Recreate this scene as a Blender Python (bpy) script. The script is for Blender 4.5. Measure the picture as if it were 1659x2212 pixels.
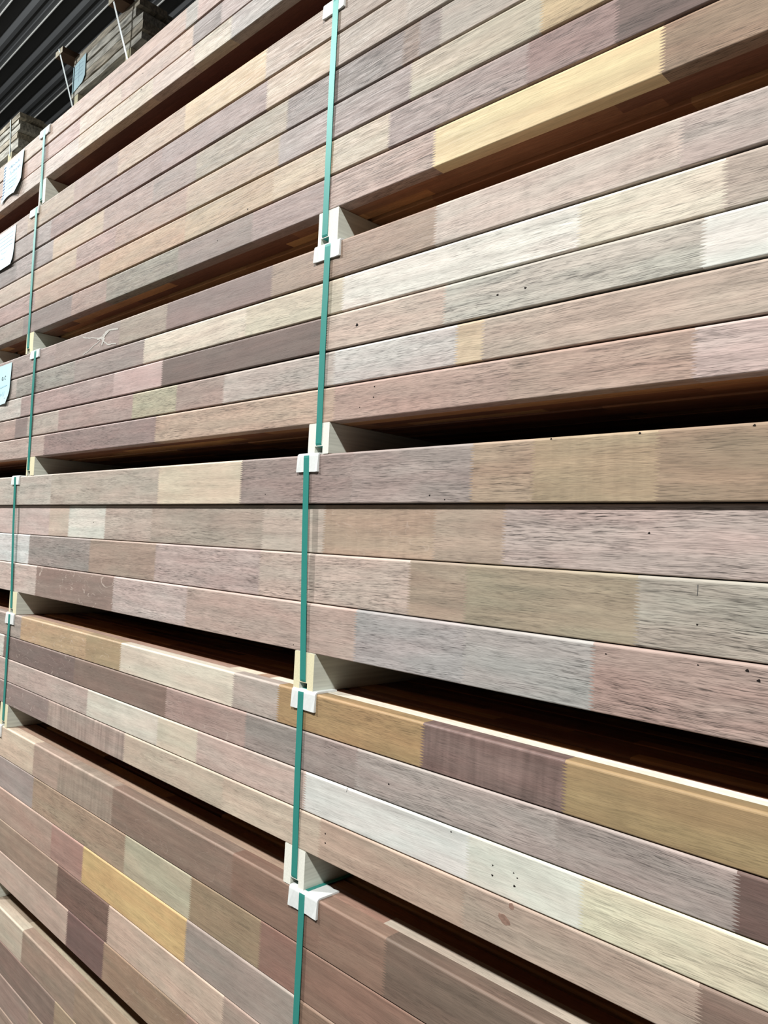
import bpy, bmesh, math, random
from mathutils import Vector, Matrix, noise

for o in list(bpy.data.objects): bpy.data.objects.remove(o, do_unlink=True)
SC = bpy.context.scene
COL = SC.collection
rnd = random.Random(7)

# ------------------------------------------------------------------ camera
EYE = 1.5                                   # camera height above the floor
ROLL, PITCH, TH = math.radians(2.8), math.radians(2.4437), math.radians(45.197)
F0 = Vector((-math.cos(TH), math.sin(TH), 0)); R0 = Vector((math.sin(TH), math.cos(TH), 0)); U0 = Vector((0, 0, 1))
F1 = F0*math.cos(PITCH) + U0*math.sin(PITCH); U1 = U0*math.cos(PITCH) - F0*math.sin(PITCH)
CR = R0*math.cos(ROLL) + U1*math.sin(ROLL); CU = U1*math.cos(ROLL) - R0*math.sin(ROLL)
cd = bpy.data.cameras.new('camera'); cam = bpy.data.objects.new('camera', cd); COL.objects.link(cam)
cam.matrix_world = Matrix(((CR.x, CU.x, -F1.x, 0), (CR.y, CU.y, -F1.y, -0.87), (CR.z, CU.z, -F1.z, EYE), (0, 0, 0, 1)))
cd.sensor_fit = 'HORIZONTAL'; cd.sensor_width = 36; cd.lens = 36*1665/1659; cd.clip_start = .02; cd.clip_end = 200
SC.camera = cam

# ------------------------------------------------------------------ light
SC.view_settings.view_transform = 'Standard'; SC.view_settings.look = 'None'
SC.view_settings.gamma = 1; SC.view_settings.exposure = 0.0
w = bpy.data.worlds.new('hall_air'); SC.world = w; w.use_nodes = True
w.node_tree.nodes['Background'].inputs[0].default_value = (.75, .85, 1, 1)
w.node_tree.nodes['Background'].inputs[1].default_value = .008
def lamp(x, y, z, power, size=.3, col=(1, .99, .965)):
    d = bpy.data.lights.new('ceiling_lamp', 'AREA'); d.shape = 'DISK'; d.size = size; d.energy = power; d.color = col
    o = bpy.data.objects.new('ceiling_lamp', d); o.location = (x, y, z); COL.objects.link(o)
lamp(.9, -2.7, EYE+3.4, 385)                 # high-bay lamps in a row over the aisle
lamp(-4.3, -2.7, EYE+3.5, 365)
lamp(-9.5, -2.7, EYE+3.5, 300)
d = bpy.data.lights.new('rear_fill_light', 'POINT'); d.energy = 400; d.shadow_soft_size = .12; d.color = (.97, .99, 1)   # unseen fill light added to brighten the rear stacks and roof
o = bpy.data.objects.new('rear_fill_light', d); o.location = (-8.0, -1.2, EYE+4.3); COL.objects.link(o)

# ------------------------------------------------------------------ helpers
def link(name, me, parent=None, mats=()):
    o = bpy.data.objects.new(name, me); COL.objects.link(o)
    if parent is not None: o.parent = parent
    for m in mats: me.materials.append(m)
    return o
def tag(o, label, cat, group=None, kind=None):
    o['label'] = label; o['category'] = cat
    if group: o['group'] = group
    if kind: o['kind'] = kind
    return o
def empty(name, loc):
    o = bpy.data.objects.new(name, None); o.empty_display_size = .05; o.location = loc; COL.objects.link(o); return o
def extr(profile, a0, a1, axis='X', shift=(0, 0, 0)):
    """bmesh prism: profile is a closed list of 2D points; axis X -> (y,z) profile, Y -> (x,z), Z -> (x,y)"""
    bm = bmesh.new(); add_extr(bm, profile, a0, a1, axis, shift); return bm
def add_extr(bm, profile, a0, a1, axis='X', shift=(0, 0, 0), mat=0, endmat=None):
    def P(p, a):
        v = {'X': (a, p[0], p[1]), 'Y': (p[0], a, p[1]), 'Z': (p[0], p[1], a)}[axis]
        return (v[0]+shift[0], v[1]+shift[1], v[2]+shift[2])
    A = [bm.verts.new(P(p, a0)) for p in profile]; Bv = [bm.verts.new(P(p, a1)) for p in profile]
    n = len(profile); fs = []
    for i in range(n):
        j = (i+1) % n; f = bm.faces.new((A[i], A[j], Bv[j], Bv[i])); f.material_index = mat; fs.append(f)
    for L in (A[::-1], Bv):
        f = bm.faces.new(L); f.material_index = mat if endmat is None else endmat; fs.append(f)
    return fs
def fin(bm, name):
    bmesh.ops.recalc_face_normals(bm, faces=bm.faces)
    me = bpy.data.meshes.new(name); bm.to_mesh(me); bm.free(); return me
def box(x0, x1, y0, y1, z0, z1, bev=0, bm=None):
    own = bm is None
    if own: bm = bmesh.new()
    r = bmesh.ops.create_cube(bm, size=1)
    for v in r['verts']:
        v.co = Vector(((x0+x1)/2+v.co.x*(x1-x0), (y0+y1)/2+v.co.y*(y1-y0), (z0+z1)/2+v.co.z*(z1-z0)))
    if bev:
        es = {e for v in r['verts'] for e in v.link_edges}
        bmesh.ops.bevel(bm, geom=list(es), offset=bev, segments=2, affect='EDGES', profile=.6)
    return bm
def lin(h):
    out = []
    for c in h:
        c = c/255; out.append(c/12.92 if c <= .04045 else ((c+.055)/1.055)**2.4)
    return tuple(out)

# ------------------------------------------------------------------ materials
class N:
    def __init__(s, name, rough=.6, spec=.3):
        s.m = bpy.data.materials.new(name); s.m.use_nodes = True; s.t = s.m.node_tree
        s.b = s.t.nodes['Principled BSDF']; s.b.inputs['Roughness'].default_value = rough
        s.b.inputs['Specular IOR Level'].default_value = spec
    def n(s, k, **kw):
        x = s.t.nodes.new(k)
        for a, b in kw.items(): setattr(x, a, b)
        return x
    def l(s, a, b): s.t.links.new(a, b)
    def val(s, sock, v):
        if isinstance(v, (int, float)): sock.default_value = v
        elif isinstance(v, tuple): sock.default_value = v
        else: s.l(v, sock)
    def math(s, op, a, b=0., c=0., clamp=False):
        x = s.n('ShaderNodeMath', operation=op, use_clamp=clamp)
        for i, v in enumerate((a, b, c)): s.val(x.inputs[i], v)
        return x.outputs[0]
    def vmath(s, op, a, b=(0, 0, 0)):
        x = s.n('ShaderNodeVectorMath', operation=op); s.val(x.inputs[0], a); s.val(x.inputs[1], b); return x.outputs[0]
    def noise(s, vec, scale=1., detail=2., rough=.5, dist=0.):
        x = s.n('ShaderNodeTexNoise'); s.l(vec, x.inputs['Vector'])
        for k, v in (('Scale', scale), ('Detail', detail), ('Roughness', rough), ('Distortion', dist)): x.inputs[k].default_value = v
        return x.outputs[0]
    def ramp(s, f, lo, hi, a=0., b=1., smooth=True):
        x = s.n('ShaderNodeMapRange'); x.clamp = True
        if smooth: x.interpolation_type = 'SMOOTHSTEP'
        s.val(x.inputs[0], f)
        for i, v in enumerate((lo, hi, a, b)): x.inputs[i+1].default_value = v
        return x.outputs[0]
    def scalecol(s, col, f):
        x = s.n('ShaderNodeVectorMath', operation='SCALE'); s.val(x.inputs[0], col); s.val(x.inputs['Scale'], f); return x.outputs[0]
    def mix(s, f, a, b):
        x = s.n('ShaderNodeMix', data_type='RGBA'); s.val(x.inputs[0], f)
        for i, v in ((6, a), (7, b)):
            if isinstance(v, tuple): x.inputs[i].default_value = (v+(1,))[:4]
            else: s.l(v, x.inputs[i])
        return x.outputs[2]
    def bump(s, h, strength=.2, dist=.001):
        x = s.n('ShaderNodeBump'); x.inputs['Strength'].default_value = strength; x.inputs['Distance'].default_value = dist
        s.l(h, x.inputs['Height']); s.l(x.outputs[0], s.b.inputs['Normal'])

def hardwood():
    """reddish tropical hardwood: tone per finger-jointed block; grain = (seed, pore strength, pale curl lines); ribbon = cross figure"""
    k = N('planed_hardwood', .5, .35)
    tone = k.n('ShaderNodeAttribute', attribute_name='tone').outputs['Color']
    g = k.n('ShaderNodeAttribute', attribute_name='grain'); sp = k.n('ShaderNodeSeparateXYZ'); k.l(g.outputs['Color'], sp.inputs[0])
    rib = g.outputs['Alpha']; seed, con, curl = sp.outputs[0], sp.outputs[1], sp.outputs[2]
    tc = k.n('ShaderNodeTexCoord').outputs['Object']
    off = k.n('ShaderNodeCombineXYZ'); k.val(off.inputs[0], k.math('MULTIPLY', seed, 91.)); k.val(off.inputs[1], k.math('MULTIPLY', seed, 37.)); k.val(off.inputs[2], k.math('MULTIPLY', seed, 53.))
    p = k.vmath('ADD', tc, off.outputs[0])
    s3 = k.n('ShaderNodeSeparateXYZ'); k.l(tc, s3.inputs[0])
    # slope and waviness of the fibres
    ang = k.math('MULTIPLY', k.math('SUBTRACT', k.math('FRACT', k.math('MULTIPLY', seed, 7.31)), .5), .05)
    wav = k.math('MULTIPLY', k.math('SUBTRACT', k.noise(k.vmath('MULTIPLY', p, (9, 20, 30)), 1, 2.5), .5), .0085)
    dz = k.math('ADD', k.math('MULTIPLY', s3.outputs[0], ang), wav)
    dv = k.n('ShaderNodeCombineXYZ'); k.val(dv.inputs[2], dz)
    q = k.vmath('ADD', p, dv.outputs[0])
    pore = k.noise(k.vmath('MULTIPLY', q, (48, 1250, 1250)), 1, 2., .6)
    pore2 = k.noise(k.vmath('MULTIPLY', q, (17, 560, 560)), 1, 3, .65)
    patch = k.ramp(k.noise(k.vmath('MULTIPLY', q, (7, 30, 30)), 1, 2), .25, .75, .45, 1.2)
    a = k.ramp(pore, .50, .36); b = k.ramp(pore2, .55, .36)
    con1 = k.math('ADD', .18, k.math('MULTIPLY', con, .9))
    dark = k.math('MULTIPLY', k.math('MULTIPLY', k.math('ADD', k.math('MULTIPLY', a, .52), k.math('MULTIPLY', b, .34)), con1), patch, clamp=True)
    light = k.math('MULTIPLY', k.ramp(pore, .50, .66), k.math('MULTIPLY', con1, .16))
    streak = k.ramp(k.noise(k.vmath('MULTIPLY', q, (2.2, 75, 75)), 1, 3, .6), .25, .75, .80, 1.17, False)
    blot = k.ramp(k.noise(k.vmath('MULTIPLY', p, (14, 26, 26)), 1, 3, .55), .25, .75, .90, 1.10, False)
    ribn = k.ramp(k.noise(k.vmath('MULTIPLY', q, (75, 9, 9)), 1, 2), .32, .68, -.5, .5, False)
    ribf = k.math('ADD', 1., k.math('MULTIPLY', ribn, k.math('MULTIPLY', rib, .42)))
    cn = k.noise(k.vmath('MULTIPLY', p, (9, 22, 22)), 1, 2.5, .5, .6)
    fr = k.math('ABSOLUTE', k.math('SUBTRACT', k.math('FRACT', k.math('MULTIPLY', cn, 6.)), .5))
    brk = k.ramp(k.noise(k.vmath('MULTIPLY', p, (60, 60, 60)), 1, 2), .42, .6)
    cl = k.math('MULTIPLY', k.math('MULTIPLY', k.ramp(fr, .05, .0), curl), brk)
    f = k.math('MULTIPLY', k.math('MULTIPLY', streak, blot), ribf)
    f = k.math('MULTIPLY', f, k.math('ADD', k.math('SUBTRACT', 1.08, dark), light))
    c = k.scalecol(tone, f)
    # hue drift between yellowish and rosy
    hue = k.noise(k.vmath('MULTIPLY', p, (5, 30, 30)), 1, 2)
    c = k.vmath('MULTIPLY', c, k.mix(k.ramp(hue, .3, .7), (1.03, .985, .97, 1), (.98, 1.015, 1.0, 1)))
    c = k.mix(k.math('MULTIPLY', cl, .55), c, (.72, .62, .54, 1))
    k.l(c, k.b.inputs['Base Color'])
    k.val(k.b.inputs['Roughness'], k.ramp(pore2, .3, .7, .62, .46))
    k.bump(k.math('SUBTRACT', 1., k.math('ADD', a, b)), .12, .0006)
    return k.m
WOOD = hardwood()

def plain(name, col, rough=.6, spec=.3, var=.1, scale=(30, 30, 30), metal=0, bump=0):
    k = N(name, rough, spec); tc = k.n('ShaderNodeTexCoord').outputs['Object']
    f = k.ramp(k.noise(k.vmath('MULTIPLY', tc, scale), 1, 3), .25, .75, 1-var, 1+var, False)
    k.l(k.scalecol(tuple(col), f), k.b.inputs['Base Color']); k.b.inputs['Metallic'].default_value = metal
    if bump: k.bump(f, bump, .002)
    return k.m
HOLE = plain('borer_hole', (.008, .005, .004), .9)
PINE_SIDE = plain('sawn_softwood_side', (.60, .62, .54), .8, .2, .16, (260, 7, 190), bump=.2)
PINE_WHITE = plain('white_softwood_end', (.80, .80, .72), .8, .2, .1, (420, 60, 330), bump=.2)
PINE_END = plain('sawn_softwood_end', (.74, .69, .47), .8, .2, .1, (420, 60, 330), bump=.2)
STRAPM = plain('teal_plastic_band', (.032, .235, .20), .44, .5, .05, (500, 500, 500))
STRAPM.node_tree.nodes['Principled BSDF'].inputs['Specular Tint'].default_value = (.35, .95, .9, 1)
PALE_STRAP = plain('pale_plastic_band', (.80, .88, .86), .4, .4, .05)
BOARD = plain('white_edge_board', (.72, .75, .74), .75, .2, .05, (200, 200, 200))
PAPER = plain('pale_blue_paper', (.52, .76, .82), .55, .3, .04, (40, 40, 40))
PAPER_GLARE = plain('pale_paper', (.52, .72, .78), .45, .4, .05, (40, 40, 40))
INK = plain('blue_ink', (.06, .12, .30), .6)
INK2 = plain('black_ink', (.03, .035, .04), .6)
FAINT = plain('faint_ink', (.28, .45, .58), .6)
GLUE = plain('dried_glue', (.50, .48, .44), .5, .3, .2, (300, 300, 300))
KNOT = plain('knot', (.27, .17, .13), .6, .3, .35, (120, 10, 300))
DECK = plain('painted_roof_sheet', (.10, .104, .106), .6, .3, .12, (1, 3, 3))
LIP = plain('galvanised_sheet_lip', (.85, .85, .80), .5, .4, .1)
CONC = plain('dusty_concrete', (.14, .135, .125), .85, .2, .15, (1.5, 1.5, 1.5))
WALLM = plain('dark_wall_cladding', (.035, .04, .055), .8, .2, .2, (.5, .5, .5))
GREYWOOD = plain('weathered_board', (.55, .53, .46), .85, .15, .6, (7, 60, 45), bump=.4)
GREYWOOD2 = plain('weathered_board_brown', (.48, .43, .34), .85, .15, .6, (6, 60, 40), bump=.4)
BATTEN = plain('pale_batten', (.75, .68, .52), .8, .2, .12, (40, 9, 60))
BROWNB = plain('brown_batten_side', (.14, .085, .055), .8, .2, .2, (9, 9, 60))

# ------------------------------------------------------------------ setting
def struct(name, me, mats, label):
    o = link(name, me, None, mats); o['kind'] = 'structure'; o['label'] = label; return o
struct('floor', fin(box(-26, 10, -8, 13, -.1, 0), 'floor'), [CONC], 'grey concrete warehouse floor')
struct('wall_back', fin(box(-26, 10, 12, 12.1, 0, 7), 'wall'), [WALLM], 'dark back wall')
struct('wall_left', fin(box(-26.1, -26, -8, 13, 0, 7), 'wall'), [WALLM], 'dark far wall at the end of the aisle')
def roof():
    bm = bmesh.new(); per = .35; h = .06; ZR = 7.0; y = -8.0
    prof = []
    while y < 12:
        prof += [(y, ZR), (y+.10, ZR), (y+.135, ZR-h), (y+.175, ZR-h), (y+.18, ZR-h+.012), (y+.235, ZR-h+.012), (y+.24, ZR-h), (y+.29, ZR-h), (y+.325, ZR)]
        y += per
    v0 = [bm.verts.new((-26, a, b)) for a, b in prof]; v1 = [bm.verts.new((10, a, b)) for a, b in prof]
    for i in range(len(prof)-1): bm.faces.new((v0[i], v0[i+1], v1[i+1], v1[i]))
    y = -8.0
    while y < 12:                            # bright folded seam on every second crown
        n0 = len(bm.faces); box(-26, 10, y+.282, y+.290, ZR-h-.014, ZR-h+.001, 0, bm)
        bm.faces.ensure_lookup_table()
        for f in bm.faces[n0:]: f.material_index = 1
        y += per
    return fin(bm, 'roof')
struct('ceiling', roof(), [DECK, LIP], 'dark ribbed metal roof sheets running along the aisle')

BLOCKS={
'A':[
 [(-2.788,(168,152,137),0.6,0,0),(-2.395,(164,141,126),0.6,0,0),(-1.979,(159,135,122),0.6,0,0),(-1.588,(141,135,127),0.6,0,0),(-1.537,(162,137,128),0.6,0,0)],
 [(-2.777,(165,142,130),0.6,0,0),(-2.393,(158,131,121),0.6,0,0),(-2.151,(173,156,139),0.6,0,0),(-1.9,(163,142,129),0.6,0,0),(-1.611,(175,154,137),0.6,0,0),(-1.554,(119,106,101),0.6,0,0),(-1.438,(145,128,123),0.6,0,0)],
 [(-2.767,(168,154,144),0.6,0,0),(-2.553,(175,161,151),0.6,0,0),(-2.149,(178,163,144),0.6,0,0),(-1.73,(171,154,142),0.6,0,0),(-1.54,(175,163,146),0.6,0,0),(-1.393,(153,145,140),0.6,0,0)]],
'B':[
 [(-2.74,(152,137,127),0.6,0,0),(-2.498,(155,138,121),0.6,0,0),(-2.158,(144,122,110),0.6,0,0),(-1.892,(165,142,122),0.6,0,0),(-1.565,(182,160,129),0.25,0.2,0.1),(-1.258,(160,145,132),0.6,0,0),(-1.053,(151,137,127),0.6,0,0),(-0.914,(159,144,134),0.6,0,0)],
 [(-2.727,(136,126,121),0.6,0,0),(-2.308,(135,113,106),0.6,0,0),(-1.871,(131,110,103),0.6,0,0),(-1.661,(135,117,112),0.6,0,0),(-1.249,(174,157,139),0.4,0,0),(-1.048,(161,148,138),0.6,0,0),(-0.867,(166,156,147),0.6,0,0)],
 [(-2.715,(127,118,114),0.6,0,0),(-2.571,(141,132,128),0.6,0,0),(-2.284,(170,151,131),0.3,0,0),(-1.958,(148,128,119),0.6,0,0),(-1.697,(139,124,116),0.6,0,0),(-1.505,(148,137,122),0.6,0,0),(-1.179,(123,113,109),0.9,0,0),(-0.873,(127,110,100),0.9,0,0),(-0.837,(131,120,115),0.9,0,0),(-0.792,(160,150,141),0.6,0,0)],
 [(-2.702,(169,154,141),0.3,0,0),(-2.408,(168,148,129),0.3,0,0),(-2.113,(155,131,123),0.6,0,0),(-1.878,(157,134,121),0.6,0,0),(-1.536,(165,147,128),0.6,0,0),(-1.198,(143,132,128),0.6,0,0),(-0.851,(171,162,146),0.6,0,0),(-0.603,(173,156,126),0.6,0,0),(-0.511,(177,160,132),0.6,0,0)],
 [(-2.689,(156,135,129),0.6,0,0),(-2.397,(162,140,125),0.4,0,0),(-1.961,(170,144,120),0.6,0,0),(-1.535,(167,147,123),0.6,0,0),(-1.211,(177,160,138),0.6,0,0),(-1.035,(175,163,147),0.6,0,0),(-0.896,(149,134,130),0.9,0,0),(-0.623,(141,121,117),0.9,0,0),(-0.487,(107,93,89),0.6,0,0)],
 [(-2.676,(144,133,124),0.6,0,0),(-2.477,(128,116,111),0.3,0,0),(-2.123,(149,128,118),0.6,0,0),(-1.912,(132,125,113),0.9,0,0),(-1.557,(132,118,111),0.3,0,0),(-1.274,(145,128,123),0.6,0,0),(-1.036,(161,142,133),0.9,0,0),(-0.793,(198,180,143),0.12,0,0),(-0.424,(140,119,102),0.7,0,0)]],
'C':[
 [(-2.652,(156,141,136),0.6,0,0),(-2.212,(145,131,125),0.3,0.6,0),(-1.823,(148,136,124),0.6,0,0),(-1.593,(123,106,101),0.2,0,0),(-1.198,(151,131,117),0.6,0,0),(-0.783,(183,170,161),0.6,0,0.2),(-0.397,(169,157,151),0.8,0,0)],
 [(-2.639,(175,164,157),0.6,0,0),(-2.499,(149,144,137),1.0,0,0),(-2.078,(146,133,128),0.6,0,0),(-1.693,(197,186,171),0.5,0,0),(-1.279,(189,179,161),0.5,0,0),(-0.991,(207,201,193),0.6,0,0),(-0.531,(202,193,178),0.6,0,0),(-0.344,(165,154,144),1.0,0,0)],
 [(-2.627,(190,183,176),0.6,0,0),(-2.449,(163,144,140),0.6,0,0),(-1.838,(179,157,153),0.3,0,0),(-1.599,(109,94,88),0.15,0,0),(-1.029,(183,167,155),0.8,0,0),(-0.757,(175,170,161),0.9,0,0),(-0.366,(209,208,202),0.3,0,0)],
 [(-2.614,(169,149,141),0.6,0,0),(-2.487,(135,122,118),0.2,0,0),(-2.39,(173,162,153),0.6,0,0),(-2.164,(165,145,139),0.6,0,0),(-1.733,(169,163,142),0.9,0,0),(-1.53,(156,138,130),0.6,0,0),(-1.345,(175,165,158),0.8,0,0),(-1.005,(190,184,180),0.8,0,0),(-0.731,(188,170,146),0.6,0,0),(-0.682,(172,157,145),0.6,0,0)],
 [(-2.602,(174,156,148),0.6,0,0),(-2.251,(148,129,125),0.9,0,0),(-1.614,(175,154,138),0.9,0,0),(-0.998,(168,144,134),0.9,0,0),(-0.632,(169,147,135),0.8,0,0),(-0.373,(183,165,160),0.8,0,0)]],
'D':[
 [(-2.576,(180,172,163),0.6,0,0),(-2.18,(174,163,152),0.6,0.3,0),(-1.584,(196,182,163),0.25,0,0),(-1.263,(148,133,128),0.9,0,0),(-0.944,(155,142,137),0.9,0,0),(-0.691,(160,140,122),0.8,0,0),(-0.587,(159,141,118),0.4,0,0.3),(-0.413,(151,132,113),0.5,0,0)],
 [(-2.56,(193,176,170),0.3,0,0),(-2.198,(187,172,159),0.3,0,0),(-2.068,(205,202,193),0.4,0,0),(-1.853,(177,163,153),0.6,0,0),(-1.62,(168,155,144),0.6,0,0),(-1.195,(179,166,155),0.6,0,0),(-1.017,(166,146,129),0.4,0.3,0.2),(-0.764,(164,147,133),0.6,0,0),(-0.636,(176,160,154),1.0,0,0)],
 [(-2.543,(201,201,199),0.5,0,0),(-2.325,(153,144,139),0.8,0,0),(-1.924,(159,142,130),0.5,0,0),(-1.588,(175,158,153),0.8,0,0),(-1.194,(184,168,158),1.0,0,0),(-0.808,(156,140,125),0.6,0,0),(-0.697,(152,141,123),0.6,0,0),(-0.435,(162,155,145),1.0,0,0)],
 [(-2.526,(189,174,166),0.6,0,0),(-2.248,(142,124,116),0.15,1.0,0),(-1.774,(183,169,164),0.8,0,0),(-1.44,(175,156,147),0.6,0,0),(-0.919,(160,155,154),0.8,0,0),(-0.692,(161,158,155),0.8,0,0),(-0.489,(163,142,134),1.0,0,0)]],
'E':[
 [(-2.498,(160,148,140),0.6,0,0),(-2.329,(180,155,127),0.3,0.7,0),(-1.898,(162,143,116),0.2,0.8,0),(-1.712,(206,196,181),0.15,0,0),(-1.25,(172,160,152),0.4,0,0),(-1.109,(160,134,100),0.5,0,0),(-0.761,(118,99,94),0.4,0,0.8),(-0.521,(150,129,97),0.3,0,0.1)],
 [(-2.485,(201,197,189),0.6,0,0),(-2.454,(121,106,101),0.2,0.7,0),(-1.956,(131,113,104),0.2,0,0),(-1.495,(160,139,132),0.4,0.4,0),(-1.203,(146,137,132),0.5,0.3,0),(-1.035,(151,139,134),0.7,0,0),(-0.898,(164,154,149),0.7,0,0),(-0.53,(155,144,139),0.7,0,0),(-0.309,(102,83,78),0.2,0,0)],
 [(-2.472,(182,166,158),0.4,0,0),(-1.87,(203,196,184),0.12,0,0),(-1.523,(196,186,169),0.12,0,0),(-1.365,(185,167,158),0.4,0,0),(-1.022,(203,203,199),0.2,0,0),(-0.668,(199,199,189),0.25,0.15,0),(-0.491,(206,200,177),0.5,0,0)],
 [(-2.459,(143,127,122),0.15,0.8,0),(-2.102,(162,146,137),0.2,0,0.9),(-1.667,(184,170,154),0.4,0,0),(-1.266,(186,171,155),0.4,0,0),(-0.978,(174,154,139),0.3,0,0),(-0.672,(167,151,138),0.4,0,0),(-0.345,(129,110,100),0.2,0,0)]],
'F':[
 [(-2.431,(201,183,164),0.3,0,0),(-2.176,(165,146,133),0.2,0,0),(-2.012,(157,140,127),0.2,0,0.5),(-1.707,(133,114,102),0.2,0.2,0),(-1.22,(130,106,93),0.2,0,0),(-0.967,(138,113,99),0.2,0,0),(-0.816,(115,99,88),0.3,0,0),(-0.455,(145,123,105),0.3,0,0)],
 [(-2.414,(158,146,141),0.15,0,0),(-2.167,(162,142,123),0.5,0,0),(-1.636,(175,167,146),0.2,0,0),(-1.358,(147,129,107),0.3,0,0),(-1.125,(138,109,98),0.2,0,0),(-1.02,(134,108,95),0.2,0,0)],
 [(-2.397,(170,146,133),0.15,0,0),(-2.027,(163,131,121),0.15,0,0),(-1.839,(200,170,124),0.2,0,0),(-1.365,(157,145,137),0.2,0,0),(-1.012,(135,111,96),0.2,0,0)],
 [(-2.38,(151,132,117),0.15,0,0),(-1.975,(121,98,88),0.5,0,0),(-1.691,(192,171,155),0.3,0.2,0),(-1.224,(161,144,133),0.2,0,0)],
 [(-2.363,(183,162,149),0.15,0,0),(-1.902,(116,93,88),0.1,0,0),(-1.704,(150,127,108),0.2,0.3,0),(-1.345,(150,125,112),0.2,0,0)]],
'G':[
 [(-2.333,(188,175,158),0.15,0,0),(-2.169,(154,134,119),0.2,0,0),(-1.836,(152,132,114),0.2,0,0)],
 [(-2.316,(134,114,104),0.15,0,0),(-1.942,(161,141,119),0.2,0,0)],
 [(-2.3,(152,132,122),0.15,0,0),(-2.096,(154,135,119),0.15,0,0)],
 [(-2.283,(155,136,123),0.15,0,0)]],
}
HOLES=[(-0.95,0.3684,2.6),(-0.9,0.2579,1.3),(-0.901,0.2404,1.2),(-0.933,0.2266,1.0),(-0.658,0.3625,1.6),(-0.611,0.363,1.6),(-0.356,0.2711,1.1),(-1.293,0.6626,1.5),(-1.398,0.6239,1.2),(-0.769,0.0779,1.3),(-0.739,0.0714,1.1),(-1.181,0.0841,1.0),(-0.56,0.1505,1.2),(-0.436,0.1495,1.4),(-0.304,0.1492,1.4),(-0.424,0.0296,1.3),(-1.918,0.0214,1.5),(-0.362,-0.0728,1.0),(-1.253,-0.1855,1.2),(-1.076,-0.1847,1.1),(-0.305,-0.1157,1.7),(-0.293,-0.1247,1.7),(-0.471,-0.1201,1.0),(-0.358,-0.1173,0.9),(-0.825,-0.3657,1.4),(-0.625,-0.4236,1.1),(-0.625,-0.4369,1.4),(-0.591,-0.4227,0.9),(-0.585,-0.4273,1.0),(-0.589,-0.4389,1.5),(-0.699,-0.4008,1.1),(-0.964,-0.4813,1.3),(-0.963,-0.4961,1.4),(-1.56,1.1066,1.6),(-1.79,1.1052,1.6),(-1.788,1.146,1.3),(-1.848,1.1049,1.1),(-1.865,-0.3385,1.2),(-1.664,-0.3093,0.9)]

# ------------------------------------------------------------------ finger-jointed timbers
X0, X1 = -4.3, 1.6
PAL = [(180, 154, 138), (165, 138, 124), (201, 181, 159), (141, 116, 112), (189, 162, 140), (163, 152, 142), (125, 98, 92), (194, 162, 118), (176, 143, 128), (156, 132, 118), (216, 198, 166)]
DARKPAL = [(150, 106, 76), (128, 88, 66), (166, 124, 86), (112, 78, 62), (178, 140, 98), (138, 100, 76)]  # inner lamellae: shade of the gaps put into darker, redder tones
ARR = .0038; ARB = .0018
def rounded(y0, y1, z0, z1, front=True, back=False, r=ARR, n=4):
    """YZ profile, anticlockwise from the lower front; returns points"""
    pts = []
    def arc(cy, cz, a0, a1, r=r):
        for i in range(n+1):
            a = a0+(a1-a0)*i/n; pts.append((cy+r*math.cos(a), cz+r*math.sin(a)))
    if back: arc(y1-r, z0+r, -math.pi/2, 0); arc(y1-r, z1-r, 0, math.pi/2)
    else: pts.extend([(y1, z0), (y1, z1)])
    if front: arc(y0+r, z1-r, math.pi/2, math.pi); arc(y0+ARB, z0+ARB, math.pi, 1.5*math.pi, ARB)
    else: pts.extend([(y0, z1), (y0, z0)])
    return pts
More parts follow.
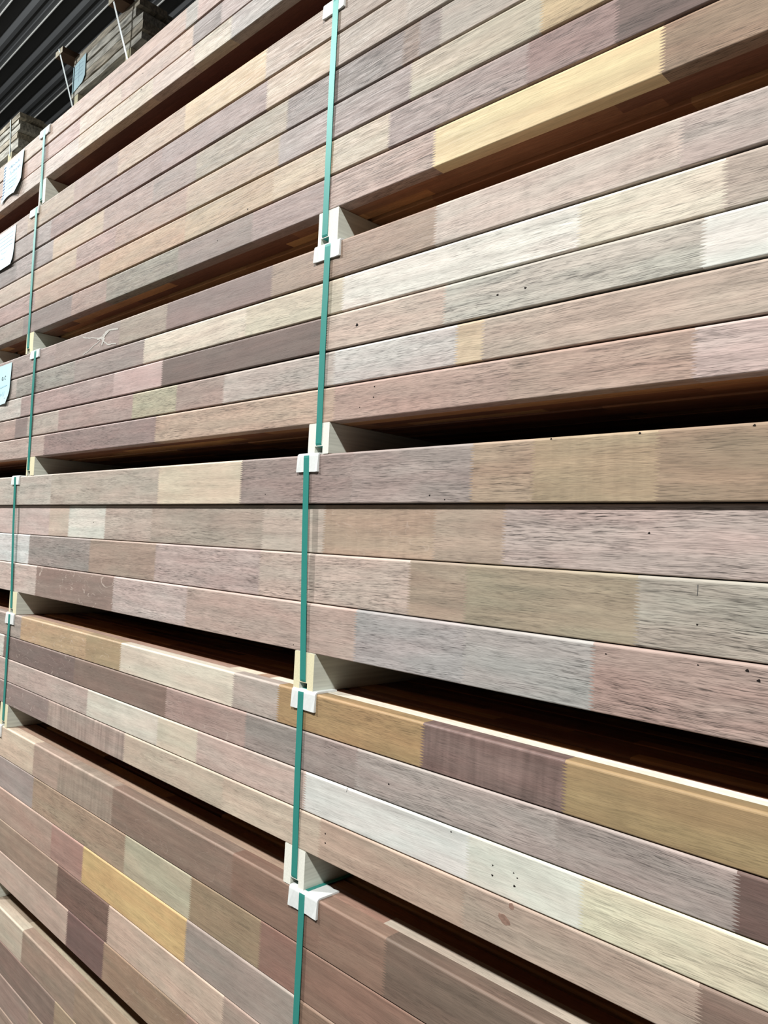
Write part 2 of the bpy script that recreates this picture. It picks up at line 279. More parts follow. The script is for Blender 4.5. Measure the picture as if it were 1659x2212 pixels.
def lamella(blocks, y0, y1, z0, z1, front, back, name, teeth=True, holes=()):
    """blocks: list of (xa, xb, tone, pore, curl, ribbon, seed). Visible front face gets real finger-joint outlines."""
    prof = rounded(y0, y1, z0, z1, front, back)
    n = len(prof); bm = bmesh.new()
    tl = bm.loops.layers.float_color.new('tone'); gl = bm.loops.layers.float_color.new('grain')
    fronti = [i for i in range(n) if abs(prof[i][0]-y0) < 1e-7 and abs(prof[(i+1) % n][0]-y0) < 1e-7 and abs(prof[i][1]-prof[(i+1) % n][1]) > .02][0]
    xs = [blocks[0][0]]+[b[1] for b in blocks]
    rings = [[bm.verts.new((x, p[0], p[1])) for p in prof] for x in xs]
    zt, zb = prof[fronti][1], prof[(fronti+1) % n][1]
    zig = []
    for j, x in enumerate(xs):
        L = []
        if teeth and 0 < j < len(xs)-1:
            k = max(6, int(round((zt-zb)/.0041))); h = (zt-zb)/k
            for i in range(k):
                L.append(bm.verts.new((x+.0048, y0, zt-h*(i+.28)))); L.append(bm.verts.new((x-.0048, y0, zt-h*(i+.72))))
        zig.append(L)
    def paint(f, b, brightened=False):            # the eased upper arris: highlight painted into the tone, pores left out
        c = lin(b[2]); k = 1.2 if brightened else 1
        for lp in f.loops: lp[tl] = (min(.9, c[0]*k), min(.9, c[1]*k), min(.9, c[2]*k), 1); lp[gl] = (b[6], 0 if brightened else b[3], b[4], b[5])
    for j, b in enumerate(blocks):
        A, Bv = rings[j], rings[j+1]
        for i in range(n):
            m = (i+1) % n
            if i == fronti:
                vs = [A[i]]+zig[j]+[A[m], Bv[m]]+zig[j+1][::-1]+[Bv[i]]
            else: vs = [A[i], A[m], Bv[m], Bv[i]]
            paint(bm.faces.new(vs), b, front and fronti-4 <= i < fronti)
    paint(bm.faces.new(rings[0][::-1]), blocks[0]); paint(bm.faces.new(rings[-1]), blocks[-1])
    bmesh.ops.recalc_face_normals(bm, faces=bm.faces)
    for hx, hz, hr in holes:                 # insect bore holes: tiny dark pits
        L = []
        for i in range(9):
            a = i*2*math.pi/9; q = hr*.001*(1+.25*math.sin(3*a+hx*50)); L.append(bm.verts.new((hx+q*1.25*math.cos(a), y0-.00015, hz+q*math.sin(a))))
        f = bm.faces.new(L); f.material_index = 1
        if f.normal.y > 0: f.normal_flip()
    me = bpy.data.meshes.new(name); bm.to_mesh(me); bm.free()
    return me
def randblocks(x0, x1, pal=PAL, con=.5, lo=.15, hi=.6):
    out = []; x = x0
    while x < x1-.05:
        e = min(x1, x+rnd.uniform(lo, hi)); e = x1 if x1-e < .08 else e
        out.append((x, e, rnd.choice(pal), con, 0., 0., rnd.random())); x = e
    return out
def fullblocks(seq):
    """the visible blocks of a front lamella, continued to both ends of the timber"""
    out = randblocks(X0, min(seq[0][0], -2.78), [(180, 154, 138), (165, 138, 124), (201, 181, 159), (189, 162, 140), (163, 152, 142)])
    xs = [out[-1][1]]+[s[0] for s in seq[1:]]
    for i, s in enumerate(seq):
        xe = xs[i+1] if i+1 < len(seq) else max(-.12, xs[i]+.25)
        out.append((xs[i], xe, s[1], s[2], s[3], s[4], rnd.random()))
    return out+randblocks(out[-1][1], X1)

ORD = ['top', 'second', 'third', 'fourth', 'fifth', 'sixth']
BUN = {'A': 'uppermost bundle', 'B': 'second bundle down', 'C': 'third bundle down', 'D': 'fourth bundle down',
       'E': 'fifth bundle down', 'F': 'sixth bundle down', 'G': 'lowest bundle'}
ROWTXT = {
 'A': ['rosy tan laminated timber', 'rosy timber with one dark mauve block', 'pale rosy timber over the dark gap'],
 'B': ['tan timber with golden streaks', 'mauve-brown timber turning pale before the strap', 'greyish timber with a dark speckled block', 'tan-grey timber with pale yellow speckle', 'rosy timber ending in dark mauve', 'beam with one long pale yellow block'],
 'C': ['mauve-brown timber with a dried glue smear', 'very pale cream speckled timber', 'beam with long dark mauve block and white end', 'pale grey timber with a yellowish block', 'rosy brown timber pitted with bore holes'],
 'D': ['wide timber, cream block then tan blocks', 'wide timber with one small white block', 'wide rosy timber turning to grey-brown', 'wide timber, curly dark block, long grey block'],
 'E': ['ochre, cream and dark mauve blocks timber', 'dark brown then grey-mauve timber', 'long whitish cream timber', 'tan timber with a dark knot'],
 'F': ['dark brown top timber with lit upper edge', 'beam with a greenish grey block', 'beam with a golden yellow block', 'beam with a striped dark block', 'beam with a plum-brown block'],
 'G': ['brown timber with cream left block', 'dark brown lower timber', 'plain brown timber', 'brown bottom timber']}
DIM = {'A': (1.222, .054, .072, 3), 'B': (.983, .0655, .073, 3), 'C': (.528, .064, .1, 4), 'D': (.153, .0865, .086, 3),
       'E': (-.2595, .0666, .075, 3), 'F': (-.593, .0876, .088, 3), 'G': (-1.095, .086, .086, 3)}
GAP = {'A': .0020, 'B': .0034, 'C': .0030, 'D': .0013, 'E': .0011, 'F': .0005, 'G': .0005}
RECESS = {('D', 1): .0085, ('D', 2): .006, ('D', 3): .002, ('B', 2): .001, ('C', 1): .001, ('C', 3): .0012, ('F', 1): .001, ('A', 1): .0012}
SECOND = {  # second lamella seen on the tops (E, F, G) and undersides (A, B, C)
 'E': [(-2.9, (165, 138, 124)), (-1.30, (228, 220, 200)), (-1.21, (184, 154, 134)), (-1.17, (236, 230, 214))],
 'F': [(-2.9, (154, 130, 114)), (-1.75, (168, 144, 126)), (-1.1, (150, 120, 106)), (-.85, (182, 170, 156))],
 'G': [(-2.9, (143, 128, 112)), (-2.2, (168, 156, 136))]}
BACK = ['', 'directly', 'two', 'three', 'four', 'five', 'six', 'seven', 'eight', 'nine']
bundles = {}
for key, (ztop, pitch, dep, nl) in DIM.items():
    rows = BLOCKS[key]; nr = len(rows); th = dep/nl
    zt = EYE+ztop; zb = zt-pitch*nr; bundles[key] = (zt, zb)
    DP = [(84, 50, 42), (78, 46, 40), (92, 58, 46)] if key == 'A' else DARKPAL  # uppermost bundle: shade of its underside put into still darker tones
    for i, seq in enumerate(rows):
        a = zt-pitch*i-GAP[key]*(i > 0); b = zt-pitch*(i+1)+.0001; ry = RECESS.get((key, i), 0)
        root = empty('laminated_timber', (0, ry, b))
        where = ORD[i] if i < nr-1 else 'bottom'
        tag(root, '%s, %s row of the %s' % (ROWTXT[key][i], where, BUN[key]), 'timber', 'front timbers of the timber stack')
        hs = [(x, z+EYE-b, r) for x, z, r in HOLES if b < z+EYE < a]
        for q in range(nl):
            if q == 0: bl = fullblocks(seq)
            elif q == 1 and key in SECOND and i == 0:
                s = SECOND[key]; bl = randblocks(X0, s[0][0])
                for j, e in enumerate(s): bl.append((e[0] if j else bl[-1][1], s[j+1][0] if j+1 < len(s) else .6, e[1], .3, 0, 0, rnd.random()))
                bl += randblocks(.6, X1)
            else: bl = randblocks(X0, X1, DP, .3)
            me = lamella(bl, q*th, (q+1)*th, 0, a-b, q == 0, q == nl-1, 'lamella', q == 0, hs if q == 0 else ())
            o = link('lamella', me, root, [WOOD, HOLE])
            if q == 0: o['label'] = 'front lamella with finger-jointed blocks'
    # the timbers behind the front ones: first a few kinds, then copies
    protos = []
    for v in range(3):
        r_ = empty('laminated_timber', (0, 0, 0))
        for q in range(nl):
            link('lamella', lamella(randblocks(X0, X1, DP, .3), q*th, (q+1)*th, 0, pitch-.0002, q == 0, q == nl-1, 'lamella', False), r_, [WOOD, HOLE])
        protos.append(r_)
    used = set(); ncol = int(round(.62/dep))
    for c in range(1, ncol):
        for i in range(nr):
            v = (c*5+i*7+c*i) % 3; p = protos[v]
            if v in used:
                o = p.copy(); COL.objects.link(o)
                for ch in list(p.children):
                    d = ch.copy(); COL.objects.link(d); d.parent = o; d.matrix_parent_inverse = ch.matrix_parent_inverse
            else: o = p; used.add(v)
            o.location = (rnd.uniform(-.02, .02), c*(dep+.0008)+.009, zt-pitch*(i+1)+.0001)
            tag(o, 'brown laminated timber, %s row, %s behind the front, inside the %s' % (ORD[i] if i < nr-1 else 'bottom', BACK[c], BUN[key].replace(', at eye level', '')), 'timber', 'inner timbers of the %s' % BUN[key].replace(', at eye level', ''))
    for v in range(3):
        if v not in used:
            for ch in list(protos[v].children): bpy.data.objects.remove(ch)
            bpy.data.objects.remove(protos[v])

# marks on single timbers: dried glue, knot, pencil ticks
def timber_at(z):
    best = None
    for o in COL.objects:
        if o.name.startswith('laminated_timber') and o.location.y < .0088 and o.location.z <= z and (best is None or o.location.z > best.location.z): best = o
    return best
def blob(pts, y): return [(p[0], y, p[1]) for p in pts]
def flat(name, polys, y0, y1, parent, mat, label=None):
    bm = bmesh.new()
    for i, poly in enumerate(polys): add_extr(bm, [(p[0], p[1]) for p in poly], y0-.00001*i, y1, 'Y')
    o = link(name, fin(bm, name), parent, [mat])
    if label: o['label'] = label
    return o
def stroke(path, wd):
    out = []
    for (xa, za), (xb, zb_) in zip(path, path[1:]):
        d = Vector((xb-xa, zb_-za)); L = d.length or 1e-6; nrm = Vector((-d.y, d.x))/L*wd/2; e = d/L*wd*.42
        out.append([(xa-e.x+nrm.x, za-e.y+nrm.y), (xa-e.x-nrm.x, za-e.y-nrm.y), (xb+e.x-nrm.x, zb_+e.y-nrm.y), (xb+e.x+nrm.x, zb_+e.y+nrm.y)])
    return out
rt = timber_at(EYE+.50); zo = EYE-rt.location.z
sm = []
for path, wd in (([(-2.035, .517), (-1.99, .508), (-1.955, .503), (-1.925, .499), (-1.905, .507), (-1.888, .512)], .0035),
                 ([(-2.027, .470), (-1.99, .476), (-1.955, .486), (-1.93, .492)], .003),
                 ([(-1.945, .496), (-1.915, .497), (-1.893, .509), (-1.872, .511), (-1.832, .507)], .005),
                 ([(-1.93, .500), (-1.912, .490), (-1.898, .482), (-1.88, .474), (-1.850, .472), (-1.838, .470)], .0035),
                 ([(-1.912, .492), (-1.902, .504), (-1.885, .510)], .011), ([(-1.915, .482), (-1.905, .492)], .008)):
    nx = []
    for (xa, za), (xb, zb_) in zip(path, path[1:]):
        for t in (0, .33, .66): nx.append((xa+(xb-xa)*t+rnd.uniform(-.0012, .0012), za+(zb_-za)*t+rnd.uniform(-.0012, .0012)))
    nx.append(path[-1]); sm += stroke([(x, z+zo) for x, z in nx], wd*rnd.uniform(.5, .9))
flat('glue_smear', sm, -.0004, .0005, rt, GLUE, 'pale dried glue smear')
rt = timber_at(EYE-.49); zo = EYE-rt.location.z
def ell(cx, cz, a, b, tilt=0., n=18, jit=.12):
    out = []
    for i in range(n):
        t = 2*math.pi*i/n; r = 1+rnd.uniform(-jit, jit); x, z = a*r*math.cos(t), b*r*math.sin(t)
        out.append((cx+x*math.cos(tilt)-z*math.sin(tilt), cz+zo+x*math.sin(tilt)+z*math.cos(tilt)))
    return out
flat('knot', [ell(-.603, -.487, .010, .0055, -.35), ell(-.5925, -.4665, .004, .004)], -.0002, .0005, rt, KNOT, 'small dark knot')
for x, z, l in ((-2.028, 1.213, .016), (-1.943, 1.079, .014), (-.363, -.034, .012), (-.918, -.398, .007)):
    rt = timber_at(EYE+z); zo = EYE-rt.location.z
    flat('pencil_tick', stroke([(x, z+zo-l/2), (x+.0006, z+zo), (x+.0005, z+zo+l/2)], .0007), -.0002, .0004, rt, INK2)

# ------------------------------------------------------------------ bearers under the bundles
GAPS = {'A': ('A', 'B'), 'B': ('B', 'C'), 'C': ('C', 'D'), 'D': ('D', 'E'), 'E': ('E', 'F'), 'F': ('F', 'G'), 'G': ('G', None)}
BX = {'A': [(-2.421, -2.372)], 'B': [(-2.440, -2.385), (-1.065, -1.012)], 'C': [(-2.371, -2.312), (-1.062, -1.007)],
      'D': [(-2.433, -2.375), (-1.068, -1.015)], 'E': [(-2.446, -2.386), (-1.067, -1.012)], 'F': [(-2.46, -2.403), (-1.05, -.995)], 'G': [(-2.44, -2.385)]}
SX = {'A': [-2.402], 'B': [-2.423, -1.046], 'C': [-2.354, -1.033], 'D': [(-2.446, -2.411), (-1.061, -1.041)], 'E': [-2.415, (-1.042, -1.037)], 'F': [-2.47, (-1.011, -1.009)], 'G': []}
UNDER = {'A': 'first', 'B': 'second', 'C': 'third', 'D': 'fourth', 'E': 'fifth', 'F': 'sixth', 'G': 'seventh'}
DEPB = .66
def bearer(x0, x1, zl, zh, label, sx=None, y1=DEPB, y0=0.0, end=None):
    bm = bmesh.new(); c = ((x0+x1)/2 if sx is None else sx)-x0; wd = x1-x0; h = zh-zl; nw = .0105; nh = .014
    c = min(max(c, nw+.009), wd-nw-.009)
    e = .0012
    prof = [(0, e), (e, 0), (c-nw, 0), (c-nw, nh), (c+nw, nh), (c+nw, 0), (wd-e, 0), (wd, e), (wd, h-e), (wd-e, h), (e, h), (0, h-e)]
    add_extr(bm, prof, y0, y1, 'Y', (0, 0, 0), 0, 1)
    o = link('wooden_bearer', fin(bm, 'wooden_bearer'), None, [PINE_SIDE, end or PINE_END]); o.location = (x0, 0, zl)
    return tag(o, label, 'bearer', 'softwood bearers between the bundles')
for k, (up, lo) in GAPS.items():
    zh = bundles[up][1]+.0001; zl = bundles[lo][0]+.0001 if lo else .0
    for j, (a, b) in enumerate(BX[k]):
        side = 'left' if a < -2 else 'right'
        s = SX[k][j] if j < len(SX[k]) else None
        if isinstance(s, tuple): s = s[1]
        bearer(a, b, zl, zh, 'pale softwood bearer with strap notch under the %s bundle, %s strap' % (UNDER[k], side), s, end=PINE_WHITE if (k, side) in (('A', 'left'), ('B', 'right'), ('C', 'right'), ('E', 'right')) else None)
    for xx, t in ((-3.82, 'beyond the left straps'), (.36, 'to the right of the right straps')):
        bearer(xx, xx+.056, zl, zh, 'softwood bearer under the %s bundle, %s' % (UNDER[k], t))
    if k in 'AG': bearer(-1.06, -1.005, zl, zh, 'softwood bearer under the %s bundle, in line with right straps' % UNDER[k])
bearer(-2.80, -2.742, bundles['C'][0]+.0001, bundles['B'][1]+.0001, 'short grey-green block under second bundle at the left edge', None, .09)

# ------------------------------------------------------------------ straps and edge boards
SW = .0148; ST = .0008
def strap_mesh(path, xa, xb, za, zb_):
    """path in (y, z) from the back over the top down to the notch; x leans from xa at za to xb at zb_"""
    bm = bmesh.new(); prev = None
    for i, (y, z) in enumerate(path):
        a = Vector(path[max(i-1, 0)]); b = Vector(path[min(i+1, len(path)-1)]); d = (b-a).normalized(); nn = Vector((d.y, -d.x))  # outward (towards -y / up)
        t = min(1, max(0, (za-z)/(za-zb_))); x = xa+(xb-xa)*t
        ring = []
        for sx_, sn in ((-1, 0), (1, 0), (1, 1), (-1, 1)):
            ring.append(bm.verts.new((x+sx_*SW/2, y-nn.x*ST*sn, z-nn.y*ST*sn)))
        if prev:
            for q in range(4): bm.faces.new((prev[q], prev[(q+1) % 4], ring[(q+1) % 4], ring[q]))
        else: bm.faces.new(ring[::-1])
        prev = ring
    bm.faces.new(prev)
    return fin(bm, 'strap')
PROT = {('A', 0): (-2.437, -2.366, .024), ('B', 0): (-2.475, -2.408, .024), ('B', 1): (-1.081, -1.023, .026), ('C', 0): (-2.391, -2.325, .023),
        ('C', 1): (-1.070, -1.001, .028), ('D', 0): (-2.473, -2.414, .025), ('D', 1): (-1.086, -1.029, .031), ('E', 0): (-2.444, -2.381, .030),
        ('E', 1): (-1.067, -1.004, .031), ('F', 0): (-2.485, -2.42, .032), ('F', 1): (-1.046, -.972, .031)}
TB = .0032
def edge_board(x0, x1, drop, zt, back, rough):
    bm = bmesh.new(); n = 5; prof = []
    R = .006
    outer = [(-TB-.0003, -drop)]+[(-TB-.0003+R-R*math.cos(i*math.pi/2/n), TB-R+R*math.sin(i*math.pi/2/n)) for i in range(n+1)]+[(back, TB)]
    inner = [(back, .0002)]+[(-.0003+(R-TB)-(R-TB)*math.cos(i*math.pi/2/n), .0002-(R-TB)+(R-TB)*math.sin(i*math.pi/2/n)) for i in range(n, -1, -1)]+[(-.0003, -drop)]
    prof = outer+inner
    m = 7; rings = []
    for j in range(m):
        x = x0+(x1-x0)*j/(m-1); jit = rnd.uniform(-1, 1)*.0005*rough
        ring = []
        for q, (y, z) in enumerate(prof):
            zz = z+(jit if z < -drop*.8 else 0); yy = y+(jit*3 if y > back*.9 else 0)
            if j in (0, m-1) and q in (0,): yy -= .0015*rough
            ring.append(bm.verts.new((x+(z+drop)*.0, yy, zt+zz)))
        rings.append(ring)
    k = len(prof)
    for A, Bv in zip(rings, rings[1:]):
        for q in range(k): bm.faces.new((A[q], A[(q+1) % k], Bv[(q+1) % k], Bv[q]))
    bm.faces.new(rings[0][::-1]); bm.faces.new(rings[-1])
    return fin(bm, 'edge_protector')
for k in 'ABCDEF':
    zt, zb_ = bundles[k]; zlow = bundles[GAPS[k][1]][0]
    for j, s in enumerate(SX[k]):
        xa, xb = s if isinstance(s, tuple) else (s, s)
        side = 'left' if xa < -2 else 'right'
        x0, x1, drop = PROT[(k, j)]
        o = link('edge_protector', edge_board(x0, x1, drop, zt, .045 if k != 'C' else .03, 1), None, [BOARD])
        tag(o, 'white cardboard edge protector on top of the %s bundle, under its %s strap' % (UNDER[k], side), 'edge protector', 'edge protectors')
        yf = -TB-.0006; T = zt+TB+.0003; notch = zlow+.0132
        path = [(DEPB-.06, T), (.3, T), (.06, T), (.006, T), (.0015, T-.0006), (-.0012, T-.0022), (yf+.0004, T-.0050), (yf, T-.009), (yf, zt-drop-.003)]
        nst = 12; z0s = zt-drop-.003; ze = notch+.006
        for i in range(1, nst+1):
            t = i/nst; yy = yf+(-.0014-yf)*max(0., t*1.6-.6); path.append((yy, z0s+(ze-z0s)*t))
        path += [(-.0006, notch+.0028), (.0010, notch+.0008), (.0035, notch), (.05, notch), (.3, notch), (DEPB-.06, notch)]
        o = link('plastic_strap', strap_mesh(path, xa, xb, zt, zlow), None, [STRAPM])
        tag(o, 'teal plastic strap, %s one around the %s bundle' % (side, UNDER[k]), 'strap', 'teal straps')

# ------------------------------------------------------------------ paper labels
def sheet(outline, y_of, name, mat, th=.0004, nx=14, nz=14):
    """outline: function (u, v) -> (x, z); y_of(u, v) -> y; a thin solid curled sheet"""
    bm = bmesh.new(); F = [[None]*(nz+1) for _ in range(nx+1)]; K = [[None]*(nz+1) for _ in range(nx+1)]
    for i in range(nx+1):
        for j in range(nz+1):
            u, v = i/nx, j/nz; x, z = outline(u, v); y = y_of(u, v)
            F[i][j] = bm.verts.new((x, y, z)); K[i][j] = bm.verts.new((x, y+th, z))
    for i in range(nx):
        for j in range(nz):
            bm.faces.new((F[i][j], F[i+1][j], F[i+1][j+1], F[i][j+1])); bm.faces.new((K[i][j], K[i][j+1], K[i+1][j+1], K[i+1][j]))
    for i in range(nx):
        bm.faces.new((F[i][0], K[i][0], K[i+1][0], F[i+1][0])); bm.faces.new((F[i][nz], F[i+1][nz], K[i+1][nz], K[i][nz]))
    for j in range(nz):
        bm.faces.new((F[0][j], F[0][j+1], K[0][j+1], K[0][j])); bm.faces.new((F[nx][j], K[nx][j], K[nx][j+1], F[nx][j+1]))
    me = fin(bm, name)
    for p in me.polygons: p.use_smooth = False
    return me
def written(paths, wd, y_at, parent, mat, name='handwriting'):
    bm = bmesh.new()
    for path in paths:
        for poly in stroke(path, wd):
            vs = [bm.verts.new((x, y_at(x, z)-.0004, z)) for x, z in poly]; bm.faces.new(vs)
    me = fin(bm, name); return link(name, me, parent, [mat])
def textmesh(txt, size, x, z, parent, mat, y_at, shear=0.):
    cu = bpy.data.curves.new('lettering', 'FONT'); cu.body = txt; cu.size = size; cu.shear = shear
    t = bpy.data.objects.new('tmp', cu); COL.objects.link(t)
    bpy.context.view_layer.update(); me = bpy.data.meshes.new_from_object(t); bpy.data.objects.remove(t)
    for v in me.vertices: v.co = Vector((x+v.co.x, y_at(x+v.co.x, z+v.co.y)-.0004, z+v.co.y))
    return link('lettering', me, parent, [mat])
# label on the topmost bundle: torn, curled lower edge
def mk_label(xr, xl, zt_, zb_, curl, name, mat, label, tear):
    root = None
    def outline(u, v):                      # u 0 left .. 1 right, v 0 top .. 1 bottom
        x = xl+(xr-xl)*u; z = zt_+(zb_-zt_)*v
        return tear(x, z, u, v)
    yo = lambda u, v: -.0012-curl(u, v)
    o = link('paper_label', sheet(outline, yo, 'paper_label', mat), None, [mat]); tag(o, label, 'label', 'paper labels')
    def y_at(x, z): return yo(min(1, max(0, (x-xl)/(xr-xl))), min(1, max(0, (z-zt_)/(zb_-zt_))))-.0003
    return o, y_at
def t1(x, z, u, v):
    if v > .75: x -= (v-.75)*.16*u
    if v > .9: z += .012*math.sin(u*math.pi)
    return x-.02*v*u*0, z
o1, y1 = mk_label(-2.566, -2.745, EYE+1.213, EYE+1.078, lambda u, v: .020*max(0, u-.55)**1.5*(.3+v)+.012*max(0, v-.7), 'paper_label', PAPER,
                  'pale blue handwritten paper label stapled to the topmost bundle, left edge', t1)
def scrib(x0, z0, n, w_, h_, slant=.4):
    p = []; x = x0
    for i in range(n):
        x += w_*rnd.uniform(-.15, 1.3); p.append((x, z0+h_*(.55 if i % 2 else 0)*rnd.uniform(.4, 1.8)+rnd.uniform(-.002, .002)))
    return p
hw = [scrib(-2.70, EYE+1.186, 26, .0065, .010), scrib(-2.69, EYE+1.163, 22, .0065, .011)]
written(hw, .0011, y1, o1, INK)
lines = [[(-2.72, EYE+1.15-.011*i), (-2.60+rnd.uniform(-.02, .0), EYE+1.152-.011*i)] for i in range(6)]
lines += [scrib(-2.70, EYE+1.137-.02*i, 8, .012, .007) for i in range(3)]
written(lines, .0011, y1, o1, FAINT, 'printed_lines')
written([[(-2.742, EYE+1.20-.0105*i), (-2.728, EYE+1.203-.0105*i)] for i in range(11)], .0035, y1, o1, INK, 'edge_ticks')
o2, y2 = mk_label(-2.596, -2.80, EYE+.974, EYE+.845, lambda u, v: .006*max(0, v-.6)+.004*u*v, 'paper_label', PAPER_GLARE,
                  'shiny pale blue paper label on the second bundle, left edge', lambda x, z, u, v: (x-.05*max(0, u-.8)*max(0, v-.85)*8, z))
written([[(-2.78, EYE+.955-.013*i), (-2.615, EYE+.957-.013*i)] for i in range(4)]+[scrib(-2.72, EYE+.9-.02*i, 9, .011, .007) for i in range(2)], .0011, y2, o2, FAINT, 'printed_lines')
o3, y3 = mk_label(-2.543, -2.80, EYE+.517, EYE+.388, lambda u, v: .012*max(0, u-.7)*(.4+v)+.01*max(0, v-.8), 'paper_label', PAPER,
                  'pale blue paper label lettered O.C on the third bundle, left edge', lambda x, z, u, v: (x-.10*max(0, v-.7)*max(0, u-.3), z))
textmesh('o. c', .026, -2.628, EYE+.468, o3, INK2, y3, .2)
written([[(-2.72, EYE+.445), (-2.57, EYE+.447)], [(-2.612, EYE+.43), (-2.600, EYE+.412), (-2.592, EYE+.43)], scrib(-2.64, EYE+.418, 5, .008, .01)], .0012, y3, o3, FAINT, 'printed_lines')
written([[(-2.585, EYE+.405), (-2.575, EYE+.407)]], .002, y3, o3, INK2, 'ink_dot')

# ------------------------------------------------------------------ weathered stacks further back
def board(x0, x1, y0, y1, z0, z1, mat):
    """rough-sawn board with waney, slightly warped outline"""
    bm = bmesh.new(); n = 9; rings = []
    for i in range(n+1):
        x = x0+(x1-x0)*i/n
        j = [rnd.uniform(-.0025, .0025) for _ in range(4)]
        rings.append([bm.verts.new((x, y0+j[0], z0+abs(j[1]))), bm.verts.new((x, y1, z0+abs(j[1]))), bm.verts.new((x, y1, z1-abs(j[2]))), bm.verts.new((x, y0+j[3], z1-abs(j[2])))])
    for A, Bv in zip(rings, rings[1:]):
        for q in range(4): bm.faces.new((A[q], A[(q+1) % 4], Bv[(q+1) % 4], Bv[q]))
    bm.faces.new(rings[0][::-1]); bm.faces.new(rings[-1])
    o = link('weathered_board', fin(bm, 'weathered_board'), None, [mat]); return o
YB = 1.46
NM = ['top', 'second', 'third', 'fourth', 'fifth', 'bottom']
def pile(xl, xr, layers, who, wid=.21, ncol=5):
    """layers: list of (z0, z1, xl offset, xr offset) measured from the camera height"""
    for i, (z0, z1, dl, dr) in enumerate(layers):
        for c in range(ncol):
            o = board(xl+dl+(rnd.uniform(-.01, .01) if c else 0), xr+dr+(rnd.uniform(-.03, .0) if c else 0), YB+c*(wid+.004), YB+c*(wid+.004)+wid, EYE+z0, EYE+z1, GREYWOOD if (i+c) % 3 else GREYWOOD2)
            if c == 0: tag(o, 'weathered grey board, %s layer at the front of the %s' % (NM[i], who), 'board', 'front boards of the %s' % who)
            else: tag(o, 'dark weathered board, %s layer, %s behind the front of the %s' % (NM[i], BACK[c], who), 'board', 'inner boards of the %s' % who)
PA, PB = 'right-hand rear stack', 'left-hand rear stack'
pile(-5.94, -4.84, [(3.600, 3.655, 0, -.06), (3.535, 3.598, 0, -.10), (3.463, 3.520, .0, 0), (3.398, 3.461, 0, .01), (3.333, 3.384, -.01, 0)], PA)
pile(-8.6, -7.06, [(3.600, 3.645, 0, .0), (3.545, 3.585, 0, -.02), (3.480, 3.530, 0, .03), (3.425, 3.478, 0, -.03), (3.335, 3.412, 0, 0)], PB)
def bar(name, x0, x1, y0, y1, z0, z1, mats, label, cat, grp):
    bm = bmesh.new(); add_extr(bm, [(x0, EYE+z0), (x1, EYE+z0), (x1, EYE+z1), (x0, EYE+z1)], y0, y1, 'Y', (0, 0, 0), 0, 1)
    return tag(link(name, fin(bm, name), None, mats), label, cat, grp)
bar('wooden_batten', -6.06, -5.93, 1.36, 2.5, 3.655, 3.70, [BROWNB, BATTEN], 'pale batten across the top of the right-hand rear stack, left end', 'batten', 'battens')
bar('wooden_batten', -5.16, -5.03, 1.36, 2.5, 3.655, 3.70, [BROWNB, BATTEN], 'pale batten across the top of the right-hand rear stack, right end', 'batten', 'battens')
bar('wooden_bearer', -5.06, -4.985, YB, 2.5, 3.235, 3.332, [BATTEN, PINE_END], 'yellow softwood bearer under the right-hand rear stack, right end', 'bearer', 'bearers of the rear stacks')
bar('wooden_bearer', -5.90, -5.83, YB, 2.5, 3.235, 3.332, [BATTEN, PINE_END], 'yellow softwood bearer under the right-hand rear stack, left end', 'bearer', 'bearers of the rear stacks')
bar('wooden_bearer', -7.29, -7.20, YB, 2.5, 3.235, 3.334, [BATTEN, PINE_END], 'softwood bearer under the left-hand rear stack, right end', 'bearer', 'bearers of the rear stacks')
bar('wooden_bearer', -8.3, -8.2, YB, 2.5, 3.235, 3.334, [BATTEN, PINE_END], 'softwood bearer under the left-hand rear stack, left end', 'bearer', 'bearers of the rear stacks')
def band(x, ztop_, zbot, lean, label, ys=1.355):
    bm = bmesh.new(); n = 8; prev = None
    pts = [(2.2, ztop_), (ys+.005, ztop_), (ys, ztop_-.004)]+[(ys+(YB-.004-ys)*i/n, ztop_-.004+(zbot-ztop_+.004)*i/n) for i in range(1, n+1)]
    for i, (y, z) in enumerate(pts):
        t = max(0, (ztop_-z)/(ztop_-zbot)); xx = x+lean*t
        ring = [bm.verts.new((xx-.010, y-.001, EYE+z+.001)), bm.verts.new((xx+.010, y-.001, EYE+z+.001)), bm.verts.new((xx+.010, y, EYE+z)), bm.verts.new((xx-.010, y, EYE+z))]
        if prev:
            for q in range(4): bm.faces.new((prev[q], prev[(q+1) % 4], ring[(q+1) % 4], ring[q]))
        else: bm.faces.new(ring)
        prev = ring
    bm.faces.new(prev)
    tag(link('plastic_strap', fin(bm, 'band'), None, [PALE_STRAP]), label, 'strap', 'pale straps of the rear stacks')
band(-5.10, 3.702, 3.25, .085, 'pale strap around the right-hand rear stack, right end')
band(-5.99, 3.702, 3.25, .085, 'pale strap around the right-hand rear stack, left end')
band(-7.27, 3.648, 3.30, .04, 'pale strap around the left-hand rear stack', YB-.006)
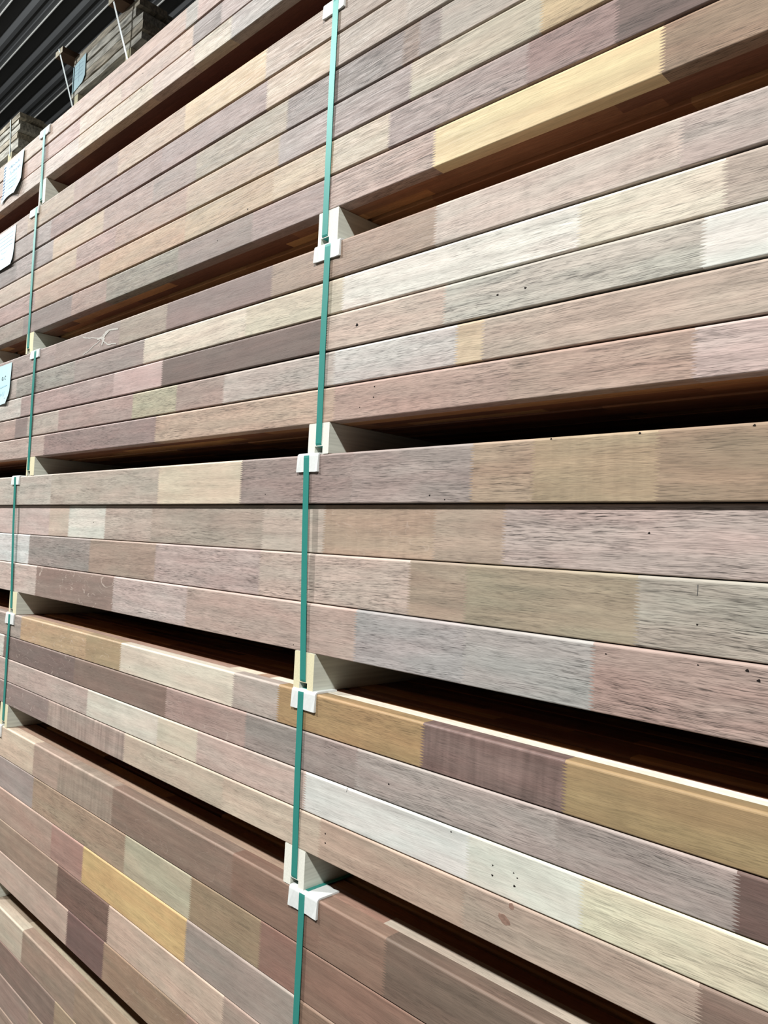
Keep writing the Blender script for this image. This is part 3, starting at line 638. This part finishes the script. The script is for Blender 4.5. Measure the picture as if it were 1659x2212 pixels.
def card(x0, x1, z0, z1, y, label, lines_=True):
    bm = bmesh.new(); add_extr(bm, [(x0, EYE+z0), (x1-.04, EYE+z0+.03), (x1, EYE+z0+.07), (x1, EYE+z1), (x0, EYE+z1-.03)], y-.002, y, 'Y')
    o = link('paper_label', fin(bm, 'paper_label'), None, [PAPER]); tag(o, label, 'label', 'paper labels')
    written([[(x0+.03, EYE+z1-.05-.03*i), (x1-.04, EYE+z1-.05-.03*i)] for i in range(4)]+[[((x0+x1)/2, EYE+z1-.03), ((x0+x1)/2, EYE+z0+.06)]], .004, lambda a, b: y-.002, o, FAINT, 'printed_lines')
card(-5.93, -5.71, 3.36, 3.60, YB-.006, 'white sheet label hanging on the right-hand rear stack beside its left strap')
bm = box(-4.802, -4.80, 2.02, 2.24, EYE+3.44, EYE+3.51)
o = link('paper_label', fin(bm, 'paper_label'), None, [PAPER]); tag(o, 'small white label on the end of the right-hand rear stack', 'label', 'paper labels')
bm = bmesh.new()
for i in range(4): box(-4.7998, -4.7994, 2.05, 2.21-.02*(i % 2), EYE+3.495-.012*i-.003, EYE+3.495-.012*i, 0, bm)
link('printed_lines', fin(bm, 'printed_lines'), o, [FAINT])
# the lower bundles that carry them, out of sight behind the front stack
for xl, xr, who in ((-5.94, -4.84, PA), (-8.6, -7.06, PB)):
    nb = 7; H = (EYE+3.235)/nb
    for i in range(nb):
        root = empty('timber_bundle', (0, 0, H*i)); tag(root, 'dark weathered board bundle carrying the %s, %s from the floor' % (who, ['first', 'second', 'third', 'fourth', 'fifth', 'sixth', 'seventh'][i]), 'timber bundle', 'lower bundles of the rear stacks')
        for q in range(6):
            link('board_layer', fin(box(xl+rnd.uniform(0, .03), xr-rnd.uniform(0, .03), YB, YB+1.06, .09+q*(H-.091)/6, .09+(q+1)*(H-.091)/6-.006), 'board_layer'), root, [GREYWOOD])
        for xx in (xl+.1, xr-.2): link('bearer', fin(box(xx, xx+.08, YB, YB+1.05, 0, .0895), 'bearer'), root, [BATTEN])
